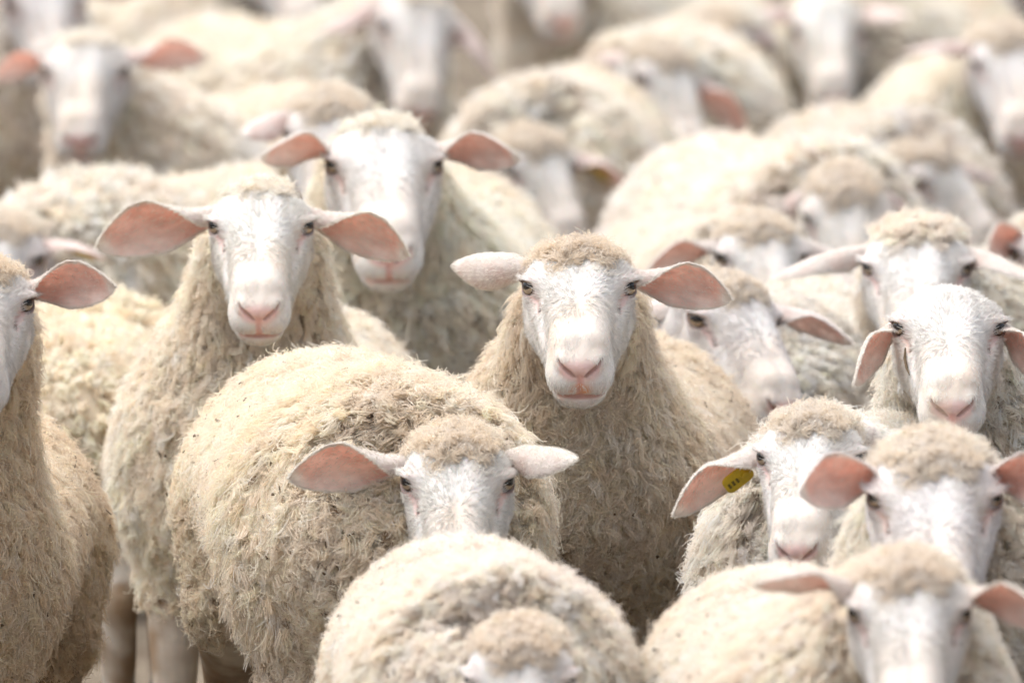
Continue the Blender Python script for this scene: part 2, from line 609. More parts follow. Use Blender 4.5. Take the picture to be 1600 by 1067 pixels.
WOOL = np.array([.885, .81, .72])
def wool(name, v, q, nrm, weight, spacing, per, length, lock_r, rad, down=(0, 0, -1), droop=.7, seed=0, k=7,
         color=WOOL, dirt=.02, clump=.75, crimp=.0034, lie=0.0, post=None, lenf=None, colf=None, matting=.22):
    A = weighted_area(v, q, weight)
    nl = max(10, int(A / spacing ** 2))
    p, n = sample(v, q, nrm, weight, nl)
    down = np.array(down, float)
    tang = down - (n @ down)[:, None] * n                       # downhill direction on the skin
    steep = np.linalg.norm(tang, axis=1, keepdims=True)
    nv = np.stack([snoise(p, 28, seed + s) for s in (0, 1, 2)], 1) * .20 + rng.normal(size=(nl, 3)) * .25
    nv2 = np.stack([snoise(p, 9, seed + s + 4) for s in (0, 1, 2)], 1) * .14
    nv3 = np.stack([snoise(p, 150, seed + s + 2) for s in (0, 1, 2)], 1) * matting
    dirs = unit(n + nv + nv2 + nv3)
    L = length * (1 + .10 * snoise(p, 22, seed + 5) + .22 * snoise(p, 130, seed + 1) + .15 * rng.normal(size=nl)) * (1 + .12 * snoise(p, 6, seed + 7))
    L = np.clip(L, length * .35, length * 1.7)
    if lenf is not None: L = L * lenf(p)
    side = unit(np.cross(dirs, rng.normal(size=(nl, 3))))
    side2 = np.cross(dirs, side)
    tone = 1 + .07 * rng.normal(size=nl) + .06 * snoise(p, 14, seed + 3)
    warm = .022 * snoise(p, 5, seed + 9) + .03 * rng.normal(size=nl)
    lcol = color[None] * np.clip(tone, .6, 1.15)[:, None] * np.stack([1 + 0 * warm, 1 - .6 * warm, 1 - 1.6 * warm], 1)
    dirty = rng.random(nl) < dirt * (1 + 1.2 * snoise(p, 7, seed + 8))
    lcol[dirty] *= np.array([.34, .28, .23])
    L[dirty] *= .7
    if colf is not None:
        cw = colf(p)[:, None]
        lcol = lcol * cw + np.array([.77, .75, .715]) * (1 - cw)
    # strands
    N = nl * per
    li = np.repeat(np.arange(nl), per)
    rr = np.sqrt(rng.random(N)) * lock_r; th = rng.random(N) * 6.283
    t1 = unit(np.cross(n, [.3, .5, .81])); t2 = np.cross(n, t1)
    off = t1[li] * (rr * np.cos(th))[:, None] + t2[li] * (rr * np.sin(th))[:, None]
    stray = rng.random(N) < .04
    cl = np.where(stray, .15, clump * (1 + .15 * rng.normal(size=N)))
    Ls = L[li] * (1 + .14 * rng.normal(size=N)) * np.where(stray, 1.08, 1)
    ph = rng.random(nl)[li] * 6.28 + rng.normal(size=N) * .5
    fr = rng.uniform(.9, 2.4, nl)[li]
    t = np.linspace(0, 1, k)
    jit = rng.normal(size=(N, 3)) * .0030
    pts = np.empty((N, k, 3))
    g = droop * steep[li]
    curlA = rng.uniform(.5, 1.5, nl)[li] * crimp * 2.2
    for m, tt in enumerate(t):
        fwd = tt - .22 * g[:, 0] * tt * tt
        c = p[li] - n[li] * .006 + dirs[li] * (Ls * fwd)[:, None] + tang[li] * (Ls * droop * (lie * tt + tt ** 1.6))[:, None]
        w = np.sin(ph + fr * 6.28 * tt) * curlA * tt ** .6
        w2 = np.cos(ph * 1.3 + fr * 6.28 * tt) * curlA * tt ** .6
        c = c + off * (1 - cl * tt ** .8)[:, None] + side[li] * w[:, None] + side2[li] * w2[:, None]
        c = c + jit * tt * np.where(stray, 2, 1)[:, None]
        pts[:, m] = c
    if post: pts = post(pts)
    radii = np.empty((N, k))
    rs = rad * (1 + .2 * rng.normal(size=N)).clip(.5, 1.6)
    for m, tt in enumerate(t):
        radii[:, m] = rs * (1 - .6 * tt ** 2)
    col = lcol[li] * (1 + .05 * rng.normal(size=N)).clip(.8, 1.2)[:, None]
    return make_curves(name, pts, radii, np.clip(col, .02, .86), M_WOOL)

def torso_surface(step=.014):
    fn = lambda P: smin(torso_sdf([np.abs(P[0]), P[1], P[2]]), legs_sdf(P, .02), .05)
    return surface_nets(fn, (-.32, -.72, .24), (.32, .60, .86), step)

tv, tq = torso_surface()
tn = vnormals(tv, tq)
# where the torso carries the shared fleece: not where the neck grows out, thinner under the belly
ncan = cone([tv[:, i].astype(f4) for i in range(3)], (0, .20, .535), (0, .36, .62), .125, .105)
tw = sstep(-.035, -.010, ncan)
tw *= np.where(tn[:, 2] < -.75, .35, 1) * sstep(.315, .36, tv[:, 2])

FLEECE = {
    "long": wool("fleece_long", tv, tq, tn, tw, .0070, 11, .0185, .0058, .00060, droop=.55, seed=1, dirt=.016),
    "tight": wool("fleece_tight", tv, tq, tn, tw, .0064, 10, .0145, .0054, .00056, droop=.30, seed=4, dirt=.026, crimp=.0036),
    "lo": wool("fleece_soft", tv, tq, tn, tw, .014, 7, .025, .012, .0017, droop=.6, seed=2, dirt=.012, k=4),
}

def plant_bits(name, n, lift):
    """chaff and dung crumbs caught in the wool: small bent flakes"""
    p, nn = sample(tv, tq, tn, tw * sstep(.38, .50, tv[:, 2]), n)
    a = unit(np.cross(nn, rng.normal(size=(n, 3)))); b = np.cross(nn, a)
    la = rng.uniform(.0016, .0050, n)[:, None]; lb = rng.uniform(.0010, .0026, n)[:, None]
    c = p + nn * (lift * rng.uniform(.75, 1.05, n))[:, None]
    tilt = nn * rng.normal(size=(n, 1)) * .5
    A = a * la + tilt * la; B = b * lb; H = nn * .0011
    vv = np.stack([c - A - B, c + A - B * .5, c + A * 1.1 + B * .7, c - A + B, c - A * .9 - B + H, c + A - B * .5 + H, c + A + B * .6 + H, c - A * .8 + B + H], 1).reshape(-1, 3)
    f = np.array([[0, 3, 2, 1], [4, 5, 6, 7], [0, 1, 5, 4], [1, 2, 6, 5], [2, 3, 7, 6], [3, 0, 4, 7]])
    q = (np.arange(n)[:, None, None] * 8 + f[None]).reshape(-1, 4)
    return build_mesh(name, vv, q, [], M_BITS)
BITS = {"long": plant_bits("bits_long", 130, .017), "tight": plant_bits("bits_tight", 190, .0125)}

hv, hq, hn, hc = HEAD["hi"]
def knot_w(wx, y0, z0):
    x = np.abs(hv[:, 0])
    edge = y0 - 2.2 * np.maximum(x - wx * .55, 0)
    w = sstep(.012, -.014, hv[:, 1] - edge + .015 * snoise(hv, 75, 3)) * sstep(z0 - .01, z0 + .01, hv[:, 2]) * (x < wx + .012)
    return w
def knot_len(wx, y0):
    return lambda p: .28 + .72 * sstep(.006, -.034, p[:, 1] - y0 + 2.2 * np.maximum(np.abs(p[:, 0]) - wx * .55, 0))
def knot_edge(wx, y0):
    return lambda p: sstep(.008, -.012, p[:, 1] - y0 + .006 * snoise(p, 80, 2) + 2.2 * np.maximum(np.abs(p[:, 0]) - wx * .55, 0))
KNOT_COL = np.array([.82, .75, .66])
KNOT = {
    "full": wool("topknot_full", hv, hq, hn, knot_w(.064, .026, .010), .0060, 15, .0155, .0055, .00062, droop=.25, seed=3, color=KNOT_COL, dirt=.02, crimp=.0028, post=lengthen, lenf=knot_len(.064, .026), colf=knot_edge(.064, .026)),
    "small": wool("topknot_small", hv, hq, hn, knot_w(.050, .012, .022), .0062, 15, .012, .0055, .00062, droop=.35, seed=6, color=KNOT_COL * np.array([1, 1.02, 1.03]), dirt=.01, crimp=.0024, post=lengthen, lenf=knot_len(.050, .012), colf=knot_edge(.050, .012)),
    "curly": wool("topknot_curly", hv, hq, hn, knot_w(.062, .018, .012), .0070, 16, .021, .0065, .00062, droop=.2, seed=8, color=KNOT_COL * np.array([1.06, 1.04, 1.03]), dirt=.03, crimp=.0040, post=lengthen, lenf=knot_len(.062, .018), colf=knot_edge(.062, .018)),
}

def short_fur(name, n, length, rad, topless=False):
    P = [hv[:, i].astype(f4) for i in range(3)]
    Q = [np.abs(P[0]), P[1], P[2]]
    w = np.ones(len(hv))
    w *= sstep(.0, .006, ell(Q, (0, .168, -.006), (.0285, .03, .0150)))
    w *= sstep(.003, .007, poly_d(Q, MOUTH, [0] * 5))
    w *= sstep(.002, .006, poly_d(Q, TEAR, [0] * 3))
    a, b, e, r = eye_local(P)
    w *= np.where(e > 0, sstep(.0200, .0220, r), 1)
    p, nn = sample(hv, hq, hn, w, n)
    away = p - np.array([0, .085, .03])
    away = away * np.array([1, 1, .8])
    tg = unit(away - np.sum(away * nn, 1)[:, None] * nn)
    nv = np.stack([snoise(p, 60, s) for s in (1, 2, 3)], 1) * .22 + rng.normal(size=(n, 3)) * .16
    back = sstep(.02, -.09, p[:, 1])
    L = length * (1 + .25 * rng.normal(size=n)).clip(.4, 1.8) * (1 + .35 * back) * np.where(p[:, 1] > .11, .55, 1)
    d = unit(tg + nn * .33 + nv)
    t = np.linspace(0, 1, 4)
    pts = np.stack([p - nn * .001 + d * (L * tt)[:, None] + (tg - nn * .12) * (L * .35 * tt * tt)[:, None] for tt in t], 1)
    pts = lengthen(pts)
    rads = np.repeat((rad * (1 - .75 * t ** 1.5))[None], n, 0)
    c = np.array([.69, .68, .665])[None] * (1 + .05 * rng.normal(size=(n, 1))).clip(.85, 1.08)
    return make_curves(name, pts, rads, np.clip(c, 0, .88), M_FUR)
FACE_FUR = short_fur("face_hair", 26000, .0075, .00042)

# ------------------------------------------------------------------ ears, eyes, tags
def ear_mesh(kind, mirror):
    """leaf-shaped cupped ear: rolled tube at the base whose opening turns from below to the front"""
    nu, nv_ = 36, 21
    us = np.linspace(0, 1, nu); vs = np.linspace(-1, 1, nv_)
    L = .155
    wprof = np.interp(us, [0, .12, .3, .5, .68, .82, .92, .97, 1], [.027, .030, .036, .039, .036, .0265, .0155, .0085, .001])
    if kind == "narrow":
        wprof = wprof * .84
    phi = np.interp(us, [0, .15, .32, .55, 1], {"open": [2.8, 2.35, 1.45, .85, .5], "rolled": [2.8, 2.5, 2.0, 1.6, 1.1], "narrow": [2.8, 2.4, 1.6, 1.15, .7]}[kind])
    inner, outer, cin, cout = [], [], [], []
    for u, w, f in zip(us, wprof, phi):
        Rr = w / f
        psi = R(62) * (1 - sstep(.02, .55, u))
        bendz = -.012 * math.sin(u * math.pi * .5) + .008 * u * u
        ca, sa = math.cos(psi), math.sin(psi)
        for t in vs:
            wob = 1 + .05 * math.sin(9 * u + 2 * t) * abs(t)
            ft = f * t * (1 + .12 * t)                      # the upper edge curls over more
            y = Rr * math.sin(ft) * wob
            z = Rr * (1 - math.cos(ft)) - Rr * .6 * (1 - u)
            ny, nz = -math.sin(ft), math.cos(ft)
            y, z = y * ca - z * sa, y * sa + z * ca + bendz
            ny, nz = ny * ca - nz * sa, ny * sa + nz * ca
            nrm = np.array([0, ny, nz])
            th = .0034 * math.sqrt(max(0, 1 - abs(t) ** 6)) * (1 - .5 * u) * (1 if u < .97 else .3) + .0004
            p = np.array([u * L, y, z])
            inner.append(p + nrm * th * .4)
            outer.append(p - nrm * th * .6)
            rim = sstep(.80, .97, max(abs(t), u * .985))
            up = sstep(-.75, .55, t + .25 * math.sin(7 * u))
            flesh = np.array([.94, .77, .70]) * (1 - up) + np.array([.95, .60, .50]) * up
            deep = sstep(.55, .10, u)
            flesh = flesh * (1 - deep * .6) + np.array([.80, .38, .28]) * deep * .6
            cin.append(flesh * (1 - rim) + np.array([.84, .79, .72]) * rim)
            cout.append(np.array([.82, .80, .775]))
    v = np.array(inner + outer); c = np.array(cin + cout)
    q = []
    off = nu * nv_
    for i in range(nu - 1):
        for j in range(nv_ - 1):
            a = i * nv_ + j
            q.append((a, a + nv_, a + nv_ + 1, a + 1))
            q.append((off + a, off + a + 1, off + a + nv_ + 1, off + a + nv_))
        a = i * nv_; q.append((a, off + a, off + a + nv_, a + nv_))
        a = i * nv_ + nv_ - 1; q.append((a, a + nv_, off + a + nv_, off + a))
    for j in range(nv_ - 1):
        a = (nu - 1) * nv_ + j
        q.append((a, off + a, off + a + 1, a + 1))
    q = np.array(q)
    if mirror:
        v = v * np.array([1, -1, 1]); q = q[:, ::-1]
    return build_mesh("ear_" + kind, v, q, [], M_EAR, c), v, q, c
EAR = {}
EARFUR = {}
def ear_fur(name, v, q, n=7000):
    nn = vnormals(v, q)
    nu, nv_ = 36, 21
    w = np.zeros(len(v)); w[nu * nv_:] = .8
    g = np.abs(np.tile(np.linspace(-1, 1, nv_), nu * 2)); w[g > .93] = 2.6
    tip = np.tile(np.repeat(np.linspace(0, 1, nu), nv_), 2); w[tip > .95] = 2.0
    w[(np.arange(len(v)) < nu * nv_) & (g < .9)] = .22
    p, pn = sample(v, q, nn, w, n)
    tg = np.array([1.0, 0, 0]) - pn[:, :1] * pn
    d = unit(tg * .9 + pn * .26 + rng.normal(size=(n, 3)) * .22)
    L = .0042 * (1 + .3 * rng.normal(size=n)).clip(.4, 1.9)
    t = np.linspace(0, 1, 4)
    pts = np.stack([p - pn * .0006 + d * (L * tt)[:, None] for tt in t], 1)
    rads = np.repeat((.00036 * (1 - .75 * t ** 1.5))[None], n, 0)
    c = np.array([.84, .81, .77])[None] * (1 + .05 * rng.normal(size=(n, 1))).clip(.85, 1.05)
    return make_curves(name, pts, rads, c, M_FUR)
for kd in ("open", "rolled", "narrow"):
    for sx in (1, -1):
        me, ev, eq, ec = ear_mesh(kd, sx == 1)
        EAR[kd, sx] = me
        EARFUR[kd, sx] = ear_fur("ear_hair_" + kd, ev, eq)

def eye_mesh():
    nu, nv_ = 40, 28
    v, c, q = [], [], []
    for i in range(nv_ + 1):
        th = math.pi * .62 * i / nv_
        for j in range(nu):
            a = 2 * math.pi * j / nu
            x, y, z = math.sin(th) * math.cos(a), math.sin(th) * math.sin(a), math.cos(th)
            bulge = 1 + .05 * math.exp(-(th / .45) ** 2)
            v.append((x * EYE_R * bulge, y * EYE_R * bulge, z * EYE_R * bulge))
            r = math.hypot(x, y)
            iris = np.array([.44, .34, .23]) * (1 - .25 * r + .10 * math.sin(a * 23))
            white = np.array([.42, .33, .27])
            col = iris if r < .66 else white
            if .60 < r < .72: col = np.array([.10, .06, .035])
            if (x / .66) ** 2 + ((y - .08) / .30) ** 2 < 1: col = np.array([.012, .011, .012])
            c.append(col)
    for i in range(nv_):
        for j in range(nu):
            a = i * nu + j; b = i * nu + (j + 1) % nu
            q.append((a, a + nu, b + nu, b))
    return build_mesh("eyeball", np.array(v), q, [], M_EYE, np.array(c), "eye_color")
EYE_ME = eye_mesh()

def tag_mesh():
    """rounded ear tag plate with a raised button and two printed lines"""
    import bmesh
    bm = bmesh.new()
    W, H, T, r = .040, .030, .0022, .009
    ring = []
    for cx, cy, a0 in ((W / 2 - r, H / 2 - r, 0), (-W / 2 + r, H / 2 - r, 90), (-W / 2 + r, -H / 2 + r, 180), (W / 2 - r, -H / 2 + r, 270)):
        for k in range(5):
            a = R(a0 + 22.5 * k)
            ring.append((cx + r * math.cos(a), cy + r * math.sin(a)))
    lo = [bm.verts.new((x, y, 0)) for x, y in ring]; hi = [bm.verts.new((x, y, T)) for x, y in ring]
    bm.faces.new(lo[::-1]); bm.faces.new(hi)
    for k in range(len(ring)):
        bm.faces.new((lo[k], lo[(k + 1) % len(ring)], hi[(k + 1) % len(ring)], hi[k]))
    me = bpy.data.meshes.new("ear_tag"); bm.to_mesh(me); bm.free(); me.materials.append(M_TAG)
    bm = bmesh.new()
    bmesh.ops.create_cone(bm, cap_ends=True, segments=16, radius1=.006, radius2=.0048, depth=.003, matrix=Matrix.Translation((-.010, 0, T + .0016)))
    st = bpy.data.meshes.new("tag_stud"); bm.to_mesh(st); bm.free(); st.materials.append(M_TAG)
    bm = bmesh.new()
    for k in range(3):
        m = Matrix.Translation((.002 + k * .006, .001, T + .0004)) @ Matrix.Diagonal((.0032, .0085, .0004, 1))
        bmesh.ops.create_cube(bm, size=1, matrix=m)
    pr = bpy.data.meshes.new("tag_print"); bm.to_mesh(pr); bm.free(); pr.materials.append(M_TAGINK)
    return me, st, pr
TAG_ME, STUD_ME, PRINT_ME = tag_mesh()

# ------------------------------------------------------------------ placing
def pixel_ray(u, v):
    x, y = (u - 800) / FPX, (533.5 - v) / FPX
    cp, sp = math.cos(PITCH), math.sin(PITCH)
    d = np.array([x, cp + y * sp, -sp + y * cp])
    return d
CAMP = np.array([0, 0, CAM_H])
def at_depth(u, v, d):
    r = pixel_ray(u, v)
    return CAMP + r * (d / r[1])

def link(name, data, parent, mtx=None):
    o = bpy.data.objects.new(name, data)
    COL.objects.link(o)
    if parent: o.parent = parent
    if mtx is not None: o.matrix_local = mtx
    return o

def m4(rot, loc, s=1.0):
    m = Matrix(np.asarray(rot).tolist()).to_4x4()
    m = m @ Matrix.Diagonal((s, s, s, 1))
    m.translation = Vector(np.asarray(loc).tolist())
    return m

def rot_axis(axis, ang):
    return np.array(Matrix.Rotation(ang, 3, Vector(axis.tolist())))

GROUP = "sheep crowded together in the flock"
FOOT = []
def sheep(label, eye, d, yaw=0, pitch=30, roll=0, heading=0, reach=.60, scale=1.0, lod="hi", fleece="long", knot="full",
          ears=((0, None), (0, None)), tint=(1, 1, 1), tag=None, ear_kind="open", sway=.03, side=0.0, skin=None, head=1.0, shape=None, stalk=False):
    """eye: pixel midway between the eyes; d: distance from the camera along the ground;
    yaw>0 turns the face to the right of the picture; ears: ((tip pixel, opening angle, depth sign), ...) left then right in the picture"""
    hpw = at_depth(eye[0], eye[1], d)
    y, p = R(yaw), R(pitch - 7)
    f = np.array([math.sin(y) * math.cos(p), -math.cos(y) * math.cos(p), -math.sin(p)])
    upz = np.array([0, 0, 1.0])
    X = np.cross(f, upz); X /= np.linalg.norm(X); Z = np.cross(X, f)
    M = np.stack([X, f, Z], 1)
    M = rot_axis(f, R(roll)) @ M
    b = R(heading)
    fwd = np.array([math.sin(b), -math.cos(b), 0]); rgt = np.array([math.cos(b), math.sin(b), 0])
    loc = hpw - fwd * reach * scale + rgt * side * scale
    loc[2] = 0
    th = math.pi + b
    Rz = np.array([[math.cos(th), -math.sin(th), 0], [math.sin(th), math.cos(th), 0], [0, 0, 1]])
    hp = Rz.T @ (hpw - loc) / scale
    hm = Rz.T @ M
    FOOT.append((label, loc[0], loc[1], b, scale))
    root = bpy.data.objects.new("sheep", None)
    COL.objects.link(root)
    root.location = loc.tolist(); root.rotation_euler = (0, 0, th); root.scale = (scale,) * 3
    root.empty_display_size = .3
    root["label"] = label; root["category"] = "sheep"; root["group"] = GROUP
    # body, neck, legs and head in one surface
    bv, bq, neck = body_mesh(hp, hm, sway, head)
    bn = vnormals(bv, bq)
    h_v, h_q, h_n, h_c = HEAD[lod]
    if shape is None:
        shape = (random.uniform(.94, 1.09), random.uniform(.89, 1.08), random.uniform(.93, 1.07))
    shp = np.array(shape) * head
    hv_b = hp + (lengthen(h_v) * shp) @ hm.T
    c0 = hp + hm @ (STUB_A + STUB_D * CUT) * head
    tris = []
    la, lb = loop_of(bq), loop_of(h_q)
    if la and lb:
        tris = zipper(bv, la, hv_b, lb, c0, hm @ STUB_D)
    bc = np.tile(np.array([.60, .52, .40]), (len(bv), 1))
    low = sstep(.38, .33, bv[:, 2])[:, None]
    mud = sstep(-1.0, .4, snoise(bv, 16, 3) + .5 * snoise(bv, 55, 1))[:, None]
    leg = np.array([.60, .54, .46]) * (1 - mud) + np.array([.24, .165, .10]) * mud
    bc = bc * (1 - low) + leg * low
    hoof = sstep(.055, .045, bv[:, 2])[:, None]
    bc = bc * (1 - hoof) + np.array([.07, .055, .045]) * hoof
    hc_ = h_c.copy()
    if skin is not None: hc_ = skin(h_v, hc_)
    off = np.array([random.uniform(-3, 3) for _ in range(3)])
    stain = .40 * sstep(.25, 1.0, snoise(h_v + off, 34, 4)) * sstep(-.04, .10, h_v[:, 1])
    hc_ = hc_ * (1 - stain[:, None]) + np.array([.56, .45, .34]) * stain[:, None]
    tone = random.uniform(.94, 1.04)
    hc_ = hc_ * tone
    ftint = (tone, tone * random.uniform(.975, 1.0), tone * random.uniform(.94, 1.0))
    me = build_mesh("sheep_body", np.concatenate([bv, hv_b]), np.concatenate([bq, h_q + len(bv)]), tris, M_SKIN, np.concatenate([bc, hc_]))
    link("body", me, root)
    # fleece
    fl = link("fleece", FLEECE[fleece if lod == "hi" else "lo"], root)
    fl.color = (*tint, 1)
    if lod == "hi":
        pb = link("plant_bits", BITS[fleece], root); pb["kind"] = "stuff"
    sp = dict(spacing=.0076, per=12, length=.0215, lock_r=.0064, rad=.00062) if lod == "hi" else dict(spacing=.014, per=7, length=.025, lock_r=.012, rad=.0017, k=4)
    wgt = neck * np.where(bv[:, 2] > .36, 1, 0) + .0001
    h_t = (h_v - STUB_A) @ STUB_D
    h_w = sstep(.022, .040, h_t)
    tq_ = np.array([(a, b_, c_, c_) for a, b_, c_ in tris], np.int64).reshape(-1, 4)
    av = np.concatenate([bv, hv_b]); an = np.concatenate([bn, h_n @ hm.T])
    aq = np.concatenate([bq, h_q + len(bv), tq_]); aw = np.concatenate([wgt, h_w])
    nf = wool("neck_fleece", av, aq, an, aw, seed=len(FOOT) % 9, droop=.7, dirt=.014, **sp)
    nfo = link("neck_fleece", nf, root)
    nfo.color = (*tint, 1)
    # head parts
    hm4 = m4(hm, hp) @ Matrix.Diagonal((*shp.tolist(), 1))
    if knot:
        k = link("topknot", KNOT[knot], root, hm4); k.color = (*[.5 + .5 * x for x in tint], 1)
    fh = link("face_hair", FACE_FUR, root, hm4); fh.color = (*ftint, 1)
    for sx in (1, -1):
        ev = np.stack([_ea * V(sx, 1, 1), _eb * V(sx, 1, 1), _eo * V(sx, 1, 1)], 1)
        if np.linalg.det(ev) < 0: ev[:, 0] *= -1
        link("eye", EYE_ME, root, m4(hm @ ev, hp + hm @ (lengthen(EYE_C) * shp * V(sx, 1, 1)), head))
    if stalk:                                             # dry stalk stuck to the cheek
        cp = [surf((.046, .040, -.006), (.8, .2, .5)), surf((.050, .052, -.012), (.8, .2, .5)), surf((.047, .066, -.018), (.8, .2, .5)), surf((.043, .080, -.020), (.8, .2, .5))]
        cp = [lengthen(c) * np.array(shape) + np.array([.0035, 0, .001]) for c in cp]
        vv, qq = [], []
        for k, c in enumerate(cp):
            rr = (.0012, .0020, .0019, .0008)[k]
            for m in range(6):
                vv.append(c + rr * np.array([math.cos(m * 1.047), 0, math.sin(m * 1.047)]))
            if k:
                for m in range(6):
                    a0 = (k - 1) * 6 + m; a1 = (k - 1) * 6 + (m + 1) % 6
                    qq.append((a0, a1, a1 + 6, a0 + 6))
        link("plant_stalk", build_mesh("plant_stalk", np.array(vv), qq, [], M_BITS), root, m4(hm, hp, head))
    # ears
    eb = {1: V(.056, -.042, .010), -1: V(-.056, -.042, .010)}
    for i, (tip, op, *rest) in enumerate(ears):
        if tip is None and op is None: continue
        sx = 1 if i == 0 else -1
        base = hpw + (M @ (eb[sx] * shp)) * scale
        Lw = .155 * scale * head
        sgn = rest[0] if rest else -1          # -1: tip nearer to the camera than the closest approach
        kind = rest[1] if len(rest) > 1 else ear_kind
        if isinstance(tip, tuple):
            r = pixel_ray(*tip); r = r / np.linalg.norm(r)
            o = base - CAMP
            tca = o @ r
            h2 = Lw * Lw - (o @ o - tca * tca)
            s_e = 1.0
            if h2 < 0:
                t = tca; s_e = min(1.28, math.sqrt((o @ o - tca * tca)) / Lw)
            else:
                t = tca + sgn * math.sqrt(h2)
            ax = CAMP + r * t - base
            ax /= np.linalg.norm(ax)
        else:
            ax = M @ np.array(tip_dir(sx, tip)); s_e = 1.0
        tocam = CAMP - base; tocam /= np.linalg.norm(tocam)
        n0 = tocam - (tocam @ ax) * ax; n0 /= np.linalg.norm(n0)
        nd = np.array([0, 0, -1.0]); nd = nd - (nd @ ax) * ax - (nd @ n0) * n0
        if np.linalg.norm(nd) < 1e-3: nd = np.cross(ax, n0)
        nd /= np.linalg.norm(nd)
        n = math.cos(R(op)) * n0 + math.sin(R(op)) * nd
        E = np.stack([ax, np.cross(n, ax), n], 1)
        El = Rz.T @ E
        eo = link("ear", EAR[kind, sx], root, m4(El, Rz.T @ (base - loc) / scale, s_e * head))
        if lod == "hi":
            eh = link("ear_hair", EARFUR[kind, sx], eo); eh.color = (*ftint, 1)
        if tag is not None and tag[0] == i:
            tm = m4(np.eye(3), (tag[1] * .155, tag[2], tag[3]))
            link("ear_tag", TAG_ME, eo, tm)
            if lod == "hi":
                link("tag_stud", STUD_ME, eo, tm)
                link("tag_print", PRINT_ME, eo, tm)
    return root

def tip_dir(sx, t):
    """default ear direction in head space"""
    d = np.array([sx * 1.0, -.25, .05 + t]); return d / np.linalg.norm(d)

# ------------------------------------------------------------------ the flock, front rows first
def lip_spot(v, c):
    """orange-pink spot on the upper lip"""
    w = .85 * sstep(1.0, .55, np.sqrt((v[:, 0] / .021) ** 2 + ((v[:, 2] + .034) / .012) ** 2)) * (v[:, 1] > .12)
    w = (w * (.6 + .4 * snoise(v, 160, 1)).clip(0, 1))[:, None]
    return c * (1 - w) + np.array([.72, .33, .16]) * w

sheep("sharply focused sheep near the centre, one ear turned back, one open and pink", (905, 455), 18.0, yaw=0, pitch=25, heading=-7, side=-.05, scale=1.04,
      ears=(((710, 416), 165, 1, "rolled"), ((1142, 470), 18, -1)), skin=lip_spot, shape=(1, 1, 1), tint=(.95, .89, .81))
sheep("sheep left of centre with long pink ears spread level and small flat topknot", (408, 358), 18.6, pitch=30, heading=-5, side=-.05, scale=1.04, knot="small",
      ears=(((152, 388), 12, -1), ((637, 402), 25, -1)), tint=(1.03, 1.01, .97))
sheep("sheep with lowered head and broad woolly back left of the central sheep's chest", (715, 757), 17.2, pitch=36, heading=7, side=-.06, head=.915, scale=1.11, reach=.52, fleece="tight", tint=(1.01, .97, .905),
      ears=(((452, 750), 25, -1), ((902, 722), 130, -1, "narrow")))
sheep("blurred sheep at the bottom edge, only rounded back and topknot showing", (812, 1062), 15.9, pitch=48, heading=4, side=-.02, scale=.93, reach=.48, fleece="tight", tint=(1.01, .99, .98),
      ears=(((722, 1185), 40, -1), ((905, 1185), 40, -1)))
sheep("blurred sheep nearest the bottom right corner with ears drooping sideways", (1421, 960), 15.3, pitch=38, heading=9, head=1.06, scale=.95, reach=.55, fleece="tight", tint=(1.01, .985, .97),
      ears=(((1180, 916), 66, -1), ((1640, 975), 45, -1)))
sheep("blurred sheep at lower right looking over the nearest one, dark topknot, short pink ears", (1460, 780), 16.3, pitch=38, heading=-12, scale=1.0, head=1.06, reach=.58,
      ears=(((1254, 770), 10, -1), ((1665, 765), 15, -1)))
sheep("sheep with yellow tag in its drooping left ear at lower right", (1267, 720), 17.2, yaw=-8, pitch=32, heading=-8, scale=.98, reach=.52,
      ears=(((1055, 808), 48, -1), ((1365, 672), 150, 1, "narrow")), tag=(0, .42, .010, .003))
sheep("smooth-headed sheep at right without topknot, ears hanging down", (1482, 518), 18.0, pitch=27, heading=-14, knot=None, scale=1.0, shape=(1.03, .95, 1.02), stalk=True,
      ears=(((1338, 602), 55, -1), ((1625, 600), 55, -1)))
sheep("curly-topped sheep peering over the smooth-headed one at right", (1432, 422), 19.6, pitch=32, heading=-24, knot="curly", scale=1.02,
      ears=(((1205, 440), 95, -1, "narrow"), ((1612, 442), 95, -1, "narrow")))
sheep("sheep looking right beside the central sheep's open ear, with bright red inner ear", (1140, 505), 19.3, yaw=30, pitch=34, roll=-4, heading=-8, reach=.55, scale=1.02,
      ears=(((1010, 500), 60, 1), ((1330, 540), 62, -1)))
sheep("slightly blurred sheep with tan topknot behind the red-eared one", (1188, 405), 20.9, yaw=10, pitch=36, heading=8, scale=1.0,
      ears=(((1012, 425), 45, -1), ((1330, 430), 70, 1)))
sheep("sheep cut off by the left edge with one large pink ear pointing right", (-42, 480), 17.3, yaw=2, pitch=28, heading=-4, side=-.11, scale=1.0, reach=.52,
      ears=(((-220, 470), 20, -1), ((178, 450), 15, -1)), tint=(.98, .90, .785))
sheep("sheep behind the left edge with a yellow-green tag in its pale ear", (2, 408), 21.9, yaw=-12, pitch=35, heading=-25, scale=1.04, reach=.62,
      ears=(((-150, 430), 40, -1), ((165, 405), 75, -1, "narrow")), tag=(1, .72, .004, .004), lod="lo")
sheep("tall sheep behind the centre left with white face and pink drooping ears", (600, 264), 20.0, yaw=3, pitch=30, heading=-5, scale=1.14, knot="small",
      ears=(((412, 246), 45, -1), ((810, 250), 38, -1)), tint=(1, 1, .97))
sheep("sheep mostly hidden behind the tall white-faced one, pale ear to the left", (515, 212), 21.9, pitch=40, heading=-12, scale=1.04, lod="lo", reach=.5,
      ears=(((378, 215), 140, -1, "narrow"), ((640, 215), 60, -1)))
